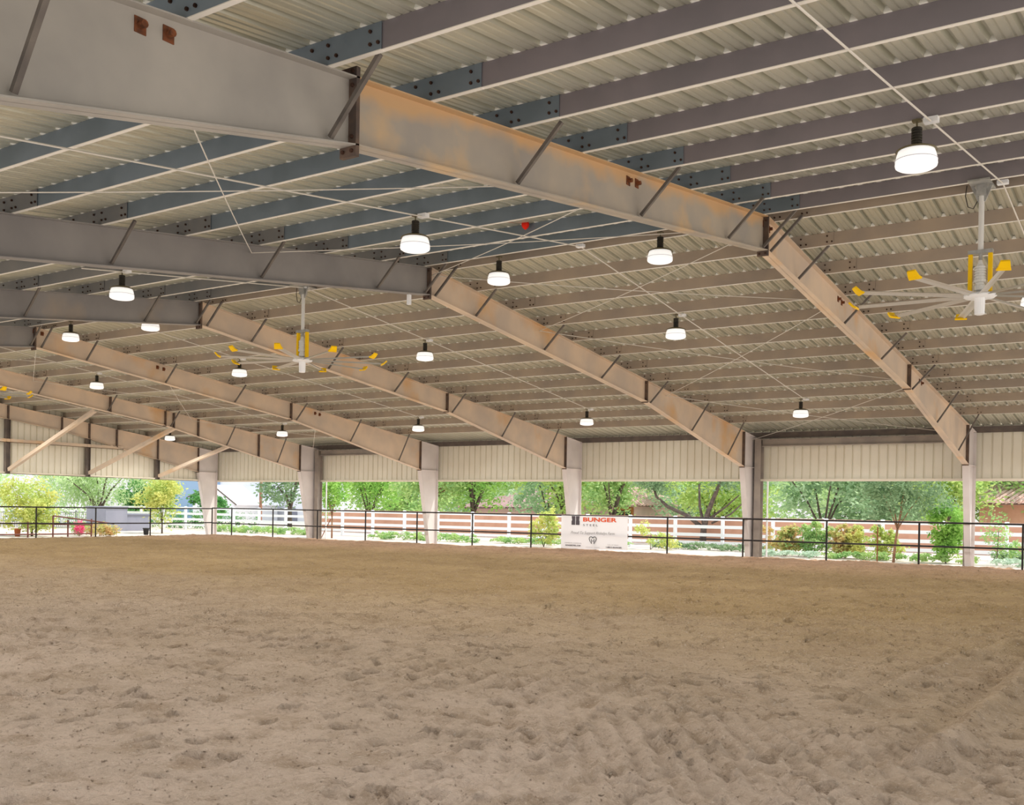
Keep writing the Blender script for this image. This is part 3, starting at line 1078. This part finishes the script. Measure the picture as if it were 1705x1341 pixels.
tree('pale blue green tree right of the fourth column', -33.0, 26, 6.5, 3.6, 'bluegreen', 7500, .32, 21, zlow=.7)
tree('yellow green tree drooping before the brown roofed house', -29.3, 22, 5.8, 3.0, 'lime', 7500, .26, 22, zlow=1.4, tr=.17)
tree('tall yellow green tree behind the banner column', -24.6, 20, 6.2, 2.8, 'mixed', 7500, .26, 23, zlow=1.2, tr=.17)
tree('dense blue green tree right of the pale tiled roof', -24.8, 32, 7.2, 4.2, 'bluegreen', 9000, .34, 24, zlow=.5)
plant('mesquite_tree', 'dark multi trunk mesquite tree with a long low limb behind the fence', 'tree', (-15.9, 14.3, -.1),
      [([(-15.95, 14.3, -.1), (-15.9, 14.3, .8), (-15.7, 14.3, 1.6), (-15.3, 14.3, 2.6), (-14.9, 14.2, 3.4)], .2, .09),
       ([(-16.1, 14.35, .9), (-16.8, 14.3, 1.45), (-18.0, 14.2, 1.95), (-18.7, 14.2, 2.5), (-18.9, 14.2, 3.1)], .13, .06),
       ([(-15.9, 14.3, 1.0), (-16.2, 14.4, 2.0), (-16.3, 14.5, 3.2)], .09, .05),
       ([(-15.5, 14.3, 1.4), (-14.6, 14.2, 2.0), (-13.9, 14.2, 2.6)], .07, .03),
       ([(-15.4, 14.2, 1.1), (-14.3, 14.1, 1.6), (-13.4, 14.1, 2.4)], .06, .03)],
      [(-16, 14.6, 4.2), (-18.5, 14.4, 3.6), (-13.8, 14.4, 3.8)], [(2.4, 2, 1.3), (1.5, 1.4, .9), (1.6, 1.4, 1.0)], 7000, .17, 'olive', seed=25, group='trees beyond the white fence')
tree('yellow green shrubby tree behind the mesquite limb', -19.5, 24, 4.6, 3.4, 'lime', 7000, .3, 26, zlow=.5)
tree('tall blue green tree left of the second column', -12.5, 24, 7.0, 4.2, 'bluegreen', 9000, .34, 27, zlow=.6)
tree('tall grey green tree right of the second column', -8.0, 26, 7.2, 4.4, 'bluegreen', 9500, .34, 28, zlow=.5)
tree('yellow green feathery tree above the flowering shrubs', -4.6, 19, 5.6, 2.6, 'lime', 7000, .24, 29, zlow=1.2, tr=.14)
tree('green tree filling the gap behind the small olive tree', -2.5, 28, 6.6, 4.0, 'mixed', 8000, .34, 30, zlow=.6)
tree('bright green tree hanging over the tiled roof at right', .6, 19.5, 6.4, 2.2, 'bright', 7000, .24, 31, zlow=2.2, tr=.14)
tree('dark green bush below the tiled roof at right edge', .9, 17.5, 2.6, 1.3, 'deep', 3000, .22, 32, zlow=.4)
tree('far green tree behind the house at the right edge', 6, 42, 8.5, 6, 'mixed', 7000, .45, 33, zlow=1)
tree('pale far tree behind the brown roofed house', -46, 46, 9, 6.5, 'paloverde', 7000, .5, 34, zlow=1)
tree('pale far tree behind the tiled gable', -32, 50, 9.5, 6.5, 'bluegreen', 7000, .5, 35, zlow=1)
tree('pale far tree behind the mesquite', -18, 46, 9, 6.5, 'paloverde', 7000, .5, 36, zlow=1)
tree('pale far tree in the middle of the first bay', -6, 48, 9.5, 6.5, 'paloverde', 7000, .5, 37, zlow=1)
tree('pale far tree left of the white building', -108, 22, 10, 7, 'paloverde', 6000, .6, 38, zlow=.8, group='trees beyond the end wall')
tree('dense green tree between the white building and the tan wall', -52, 31, 7.5, 4.6, 'mixed', 9000, .36, 40, zlow=.4)
tree('far green tree right of the white building', -58, 44, 9.5, 6.0, 'mixed', 7000, .5, 39, zlow=.8)

for i, (tx, ty, txt) in enumerate(((-66, 60, 'pale far tree showing just right of the white building'), (-48, 62, 'pale far tree above the tan wall, fifth bay'), (-38, 62, 'pale far tree between the trunks, fourth bay'), (-25, 62, 'pale far tree above the tiled gable'),
                                   (-12, 60, 'pale far tree right of the mesquite'), (0, 58, 'pale far tree behind the olive tree'), (-120, -2, 'pale far tree behind the palo verdes'), (-118, -22, 'pale far tree beyond the left edge of the lemon tree'), (-100, 14, 'pale far tree above the grey tanks'))):
    tree(txt, tx, ty, 11, 8, ('bluegreen', 'paloverde')[i % 2], 9000, .55, 100 + i, zlow=.2, group='far trees')

# planting between the arena and the white fence
G2 = 'planting beside the arena'
tree('small olive tree with a thin leaning trunk beside the arena, first bay', -3.25, 3.0, 3.9, 1.75, 'olive', 5500, .15, 41, zlow=1.55, tr=.055, lean=(.25, 0), group=G2, barkm='barkred')
tree('young green tree on a stake left of the fifth column', -33.3, 4.0, 3.6, 1.1, 'bright', 3600, .16, 42, zlow=1.3, tr=.05, group=G2, barkm='barkred')
plant('shrub', 'bright green leafy bush left of the nearest column', 'shrub', (-1.6, 4, -.1), [([(-1.6, 4, -.1), (-1.6, 4, .8)], .03, .02)], [(-1.6, 4, 1.5), (-1.5, 4, .8)], [(.7, .6, .6), (.55, .5, .6)], 3000, .16, 'bright', seed=43, group=G2)
for i, (xx, h, lm, txt) in enumerate(((-8.4, 1.25, 'rusty', 'orange leaved shrub just right of the second column'), (-7.2, 1.3, 'mixed', 'green and yellow shrub left of the middle rail post, first bay'), (-5.9, 1.3, 'rusty', 'orange and green shrub right of the middle rail post, first bay'), (-4.6, 1.2, 'yellowleaf', 'yellow green shrub beside the rusty stake'))):
    rr = random.Random(90 + i)
    stems, cen, rad = [], [], []
    for q in range(7):
        px, py, ph = xx + rr.uniform(-.85, .85), 5 + rr.uniform(-.3, .3), h * rr.uniform(.45, 1.0)
        stems.append(([(xx + (px - xx) * .5, 5, -.1), (px, py, ph * .5), (px + rr.uniform(-.1, .1), py, ph)], .014, .006))
        cen += [(px, py, ph * .9), (px, py, ph * .45)]
        rad += [(.27, .27, .24), (.4, .34, .34)]
    plant('shrub', txt, 'shrub', (xx, 5, -.1), stems, cen, rad, 3000, .13, lm, 'barkred', seed=44 + i, group=G2, clumps=110)
plant('shrub', 'yellow green bush between the rail and the white fence, left of the banner', 'shrub', (-19.5, 4, -.1), [([(-19.5, 4, -.1), (-19.3, 4, .8), (-19.2, 4, 1.5)], .02, .01), ([(-19.5, 4, -.1), (-19.9, 4, .9)], .02, .01)], [(-19.2, 4, 1.35), (-19.9, 4, .8), (-19.4, 4, .35), (-19.0, 4, .8)], [(.35, .4, .35), (.4, .4, .4), (.6, .5, .35), (.3, .4, .4)], 1900, .14, 'yellowleaf', seed=50, group=G2, clumps=90)
plant('shrub', 'low yellow green shrub just right of the banner', 'shrub', (-14.9, 6, -.1), [([(-14.9, 6, -.1), (-14.9, 6, .6)], .02, .01), ([(-14.9, 6, -.1), (-14.2, 6, .5)], .015, .01)], [(-15.3, 6, .85), (-14.5, 6, .4), (-14.0, 6, .25)], [(.35, .4, .35), (.6, .5, .35), (.5, .4, .3)], 1100, .12, 'yellowleaf', seed=51, group=G2, clumps=70)
plant('shrub', 'pale silvery plant right of the nearest column', 'shrub', (.15, 4, -.1), [([(.15, 4, -.1), (.2, 4, 1.2)], .02, .012)], [(.15, 4, 1.0), (.5, 4.2, .5)], [(.45, .4, .8), (.5, .4, .4)], 700, .12, 'mixed', seed=52, group=G2)
for i, (a, b, y, hh, lm, txt) in enumerate(((-9.0, -6.3, 3.6, .22, 'lav', 'pale blue green ground cover right of the second column'), (.3, 3.0, 3.2, .25, 'lav', 'pale blue green ground cover right of the nearest column'),
                                            (-31.5, -24.5, 5.5, .4, 'mixed', 'low green ground cover along the white fence, fourth and fifth bays'), (-24, -16.5, 6.2, .3, 'mixed', 'low green ground cover along the white fence, third bay'),
                                            (-46, -37.5, 6.5, .45, 'mixed', 'low green ground cover beyond the corner column'), (-15.2, -9.5, 7.4, .3, 'olive', 'low grey green ground cover along the white fence, second bay'),
                                            (-78, -47, 10.5, 1.5, 'deep', 'dark green hedge behind the white fence at left'), (-6.3, -.6, 4.2, .3, 'mixed', 'low green ground cover below the shrubs, first bay'), (-.5, 4, 6.5, .4, 'olive', 'grey green ground cover at the right edge'))):
    k = int((b - a) / .5) + 1
    cen = [(a + (b - a) * (q + .5) / k, y + random.uniform(-.4, .4), hh * .3) for q in range(k)]
    V, F = leaves(cen, [(.45, .45, hh * .5)] * k, int(260 * k), .11, 60 + i, clumps=k * 8)
    V[:, 2] = np.maximum(V[:, 2], -.09)
    tag(npmesh('ground_cover', V, F, M[lm]), txt, 'ground cover', kind='stuff')

# beyond the left end
tree('yellow green lemon tree beyond the left end rail', -42, -8.2, 2.75, 1.45, 'yellowleaf', 5200, .17, 71, zlow=.35, tr=.06, group='planting beyond the left end')
tree('yellow green young tree left of the corner column', -44, 1.0, 3.1, 1.35, 'yellowleaf', 4600, .17, 72, zlow=.3, tr=.05, group='planting beyond the left end')
plant('flower_bush', 'flowering bush with green and orange leaves in front of the grey tanks', 'shrub', (-41, -5.1, -.1), [([(-41, -5.1, -.1), (-41, -5.1, .3)], .02, .01)], [(-41, -5.2, .25), (-41, -4.5, .2)], [(.5, .7, .35), (.4, .5, .25)], 1800, .11, 'rusty', seed=73, group='planting beyond the left end')
plant('flower_bush', 'pink flowering plant at the foot of the rail, left end', 'shrub', (-41, -6.25, -.1), [([(-41, -6.25, -.1), (-41, -6.25, .3)], .02, .01)], [(-41, -6.25, .3)], [(.2, .25, .35)], 500, .1, 'pink', seed=74, group='planting beyond the left end')
plant('flower_bush', 'green leafy plant between the pink flowers and the tanks', 'shrub', (-42, -5.6, -.1), [([(-42, -5.6, -.1), (-42, -5.6, .3)], .02, .01)], [(-42, -5.6, .3)], [(.4, .4, .35)], 900, .11, 'mixed', seed=75, group='planting beyond the left end')


def pot(x, y, r, h, mm, label):
    z = -.1
    o = MB().lathe((x, y, z), [(r * .7, 0), (r * .95, h * .85), (r * 1.08, h * .86), (r * 1.08, h), (r * .9, h), (r * .85, h * .8)], 16).build('flower_pot', M[mm], None, True)
    tag(o, label, 'flower pot')


pot(-42, -8.95, .16, .4, 'terra', 'terracotta flower pot standing under the lemon tree')
pot(-42, -1.55, .17, .38, 'blackpot', 'black plant pot under the young yellow green tree')
tk = thing('storage_tank', 'taller grey storage tank behind the flowering bush', 'tank', (-50, 1.5, -.1), 'grey tanks')
MB().box(-51, -49, .7, 2.2, -.1, 1.32).build('body', M['bin'], tk)
MB().box(-51.05, -48.95, .65, 2.25, 1.32, 1.42).build('lid', M['bin'], tk)
tk = thing('storage_tank', 'lower grey storage tank, right of the taller one', 'tank', (-50, 3.05, -.1), 'grey tanks')
MB().box(-51, -49.2, 2.3, 4.0, -.1, .9).build('body', M['bin'], tk)
MB().box(-51.05, -49.15, 2.25, 4.05, .9, .98).build('lid', M['bin'], tk)
rp = thing('pipe_fence', 'low rusty red pipe fence behind the left end rail', 'fence', (-40.5, -9, -.1))
for y, h in ((-12.5, .75), (-10.9, .7), (-9.3, .65), (-8.0, .95), (-7.2, .75), (-5.9, .8)):
    MB().tube([(-40.5, y, -.1), (-40.5, y, h)], .04, 8).build('post', M['redpipe'], rp)
MB().tube([(-40.5, -13.5, .58), (-40.5, -9.3, .58), (-40.5, -5.9, .5)], .035, 8).build('rail', M['redpipe'], rp)
MB().tube([(-40.5, -13.5, .05), (-40.5, -5.9, .05)], .035, 8).build('rail', M['redpipe'], rp)
MB().tube([(-40.5, -8.0, .95), (-40.5, -4.6, .55)], .035, 8).build('rail', M['redpipe'], rp)
pk = thing('picket_fence', 'grey steel picket fence between the lemon tree and the grey tanks', 'fence', (-60, 3, -.1))
b = MB()
y = 0.0
while y < 8.6:
    b.box(-60.015, -59.985, y - .015, y + .015, -.1, .95)
    y += .16
b.build('picket', M['mesh'], pk)
MB().box(-60.02, -59.98, 0, 8.6, .88, .93).box(-60.02, -59.98, 0, 8.6, 0, .05).build('rail', M['mesh'], pk)
for y in (0, 2.9, 5.8, 8.6):
    MB().box(-60.05, -59.95, y - .05, y + .05, -.1, 1.05).build('post', M['mesh'], pk)
st = MB().tube([(-3.85, 3.0, -.1), (-3.85, 3.0, 1.22)], .025, 8)
tag(st.build('stake', M['stake']), 'rusty red stake standing among the shrubs beside the olive tree', 'stake')
st = MB().tube([(-33.9, 3.8, -.1), (-33.4, 4.0, .95)], .025, 8)
tag(st.build('stake', M['stake']), 'slanting stake propping the young tree near the fifth column', 'stake')

# ------------------------------------------------------------------ buildings far behind
def tileroof(mb, quad, rows):
    """Barrel tile rows over a quad (eave a-b, ridge c-d) as raised bars."""
    a, b, c, d = [Vector(p) for p in quad]
    mb.add([a, b, c, d], [(0, 1, 2, 3)])
    nrm = (b - a).cross(d - a).normalized()
    if nrm.z < 0:
        nrm = -nrm
    mb.add([p + nrm * -.1 for p in (a, b, c, d)], [(3, 2, 1, 0)])
    for i in range(rows + 1):
        t = i / rows
        p, q = a.lerp(b, t), d.lerp(c, t)
        if (q - p).length > .2:
            mb.tube([p + nrm * .03, q + nrm * .03], .09, 6)


h1 = thing('house', 'low pink stucco house with brown and pale tiled roof behind the banner column', 'house', (-36, 33, -.1), 'houses beyond the garden wall')
MB().box(-44.5, -28.2, 32, 40, -.1, 2.0).build('wall', M['pinkstucco'], h1)
r = MB()
tileroof(r, [(-45.3, 31.2, 1.75), (-31.2, 31.2, 1.95), (-34.5, 36, 3.5), (-41, 36, 3.3)], 34)
tileroof(r, [(-45.3, 40.8, 1.75), (-31.2, 40.8, 1.95), (-34.5, 36, 3.5), (-41, 36, 3.3)], 34)
r.build('roof', M['tile2'], h1)
r = MB()
tileroof(r, [(-33.6, 29.2, 2.1), (-27.6, 29.2, 2.1), (-30.3, 31.5, 3.45), (-30.9, 31.5, 3.45)], 14)
tileroof(r, [(-27.6, 29.2, 2.1), (-27.6, 40, 2.1), (-30.3, 36, 3.45), (-30.3, 31.5, 3.45)], 20)
r.build('roof', M['tile'], h1)
MB().box(-33, -28, 29.8, 32, -.1, 2.05).build('wall', M['pinkstucco'], h1)
dr = MB().box(-29.8, -28.2, 29.74, 29.82, -.1, 1.95).build('doorway', M['wood'], h1)
MB().box(-29.6, -28.95, 29.7, 29.75, -.1, 1.7).box(-28.85, -28.4, 29.7, 29.75, -.1, 1.7).build('opening', M['darkglass'], dr)
wn = MB().box(-31.8, -31.0, 29.74, 29.8, .8, 1.5).build('window', M['olive'], h1)

h2 = thing('house', 'reddish tan house with clay tile roof at the right edge', 'house', (1, 26, -.1), 'houses beyond the garden wall')
MB().box(-4.1, 9, 25, 33, -.1, 2.5).build('wall', M['stucco'], h2)
r = MB()
tileroof(r, [(-4.6, 24.4, 2.45), (9.5, 24.4, 2.45), (9.5, 29, 4.3), (-2.6, 29, 4.3)], 44)
tileroof(r, [(-4.6, 33.6, 2.45), (9.5, 33.6, 2.45), (9.5, 29, 4.3), (-2.6, 29, 4.3)], 44)
tileroof(r, [(-4.6, 33.6, 2.45), (-4.6, 24.4, 2.45), (-2.6, 29, 4.3), (-2.6, 29.01, 4.3)], 20)
r.build('roof', M['tile'], h2)
MB().box(2.6, 3.8, 24.94, 25.0, .8, 1.9).build('window', M['darkglass'], h2)

h3 = thing('house', 'tall white building with pale blue siding beyond the left corner', 'house', (-80, 46, -.1))
MB().box(-88, -68, 42, 54, -.1, 8).build('wall', M['whitewall'], h3)
MB().box(-97, -88, 41.5, 54, -.1, 8).build('siding', M['bluewall'], h3)
MB().prism_y([(-98, 7.9), (-67, 7.9), (-82.5, 11)], 41.5, 54.5).build('roof', M['tile2'], h3)
ap = [(-76.1 + .75 * math.cos(PI * i / 12), .75 + .75 * math.sin(PI * i / 12)) for i in range(13)]
ap = ap + [(-76.85, -.1), (-75.35, -.1)]
MB().prism_y(ap, 41.9, 42).build('arched_door', M['bin'], h3)
h4 = thing('shed', 'small white gabled shed with dark roof edge beyond the corner column', 'shed', (-80.5, 38, -.1))
MB().prism_y([(-84, -.1), (-77.4, -.1), (-77.4, 1.75), (-80.6, 3.5), (-84, 2.4)], 35, 41).build('wall', M['whitewall'], h4)
MB().bar((-76.8, 38, 1.62), (-80.6, 38, 3.66), 6.4, .1, (0, 0, 1)).bar((-84.6, 38, 2.36), (-80.6, 38, 3.66), 6.4, .1, (0, 0, 1)).build('roof', M['paleroof'], h4)
MB().bar((-76.8, 34.78, 1.62), (-80.6, 34.78, 3.66), .06, .14, (0, 0, 1)).bar((-84.6, 34.78, 2.36), (-80.6, 34.78, 3.66), .06, .14, (0, 0, 1)).build('fascia', M['dark'], h4)
pl = thing('utility_pole', 'brown wooden pole in front of the white building', 'pole', (-73.4, 35, -.1))
MB().tube([(-73.4, 35, -.1), (-73.4, 35, 9)], [.17, .12], 10).build('post', M['pole'], pl)
MB().bar((-74.5, 35, 8.5), (-72.3, 35, 8.5), .1, .12).build('crossarm', M['pole'], pl)

# ------------------------------------------------------------------ light
w = bpy.data.worlds.new('world')
S.world = w
w.use_nodes = True
N = w.node_tree.nodes
bg = N['Background']
tc = N.new('ShaderNodeTexCoord')
sp = N.new('ShaderNodeSeparateXYZ')
w.node_tree.links.new(tc.outputs['Generated'], sp.inputs[0])
cr = N.new('ShaderNodeValToRGB')
mr = N.new('ShaderNodeMapRange')
mr.inputs[1].default_value = -1
mr.inputs[2].default_value = 1
w.node_tree.links.new(sp.outputs[2], mr.inputs[0])
w.node_tree.links.new(mr.outputs[0], cr.inputs[0])
e = cr.color_ramp.elements
e[0].position, e[0].color = 0.0, (.8, .77, .72, 1)
e[1].position, e[1].color = 1.0, (.62, .8, 1.0, 1)
for p_, c_ in ((.48, (.84, .82, .78, 1)), (.51, (1.0, 1.0, 1.0, 1)), (.62, (.9, .96, 1.0, 1))):
    q = cr.color_ramp.elements.new(p_)
    q.color = c_
w.node_tree.links.new(cr.outputs[0], bg.inputs[0])
bg.inputs[1].default_value = .95

sun = bpy.data.lights.new('sun', 'SUN')
sun.energy = 4.2
sun.angle = math.radians(1.0)
sun.color = (1, .96, .9)
so = bpy.data.objects.new('sun', sun)
COL.objects.link(so)
sd = Vector((.42, .5, 1.25))         # towards the sun
so.rotation_euler = sd.to_track_quat('Z', 'Y').to_euler()
so.location = (0, 0, 30)

for i, (x, y, z) in enumerate(LAMPS):
    l = bpy.data.lights.new('lamp_light', 'SPOT')
    l.energy = 360
    l.spot_size = math.radians(168)
    l.spot_blend = .35
    l.shadow_soft_size = .2
    l.color = (1, .97, .92)
    o = bpy.data.objects.new('lamp_light', l)
    o.location = (x, y, z - .72)
    COL.objects.link(o)

w.light_settings.ao_factor = .36
w.light_settings.distance = 3.5
cy = S.cycles
cy.use_fast_gi = True
cy.fast_gi_method = 'ADD'
cy.max_bounces = 6
cy.diffuse_bounces = 3
cy.glossy_bounces = 2
cy.transmission_bounces = 4
cy.transparent_max_bounces = 4
cy.sample_clamp_indirect = 4
cy.caustics_reflective = False
cy.caustics_refractive = False
cy.use_denoising = True
S.view_settings.view_transform = 'Standard'
S.view_settings.look = 'None'
S.view_settings.gamma = 1
S.view_settings.exposure = 0.08
S.view_settings.use_curve_mapping = False
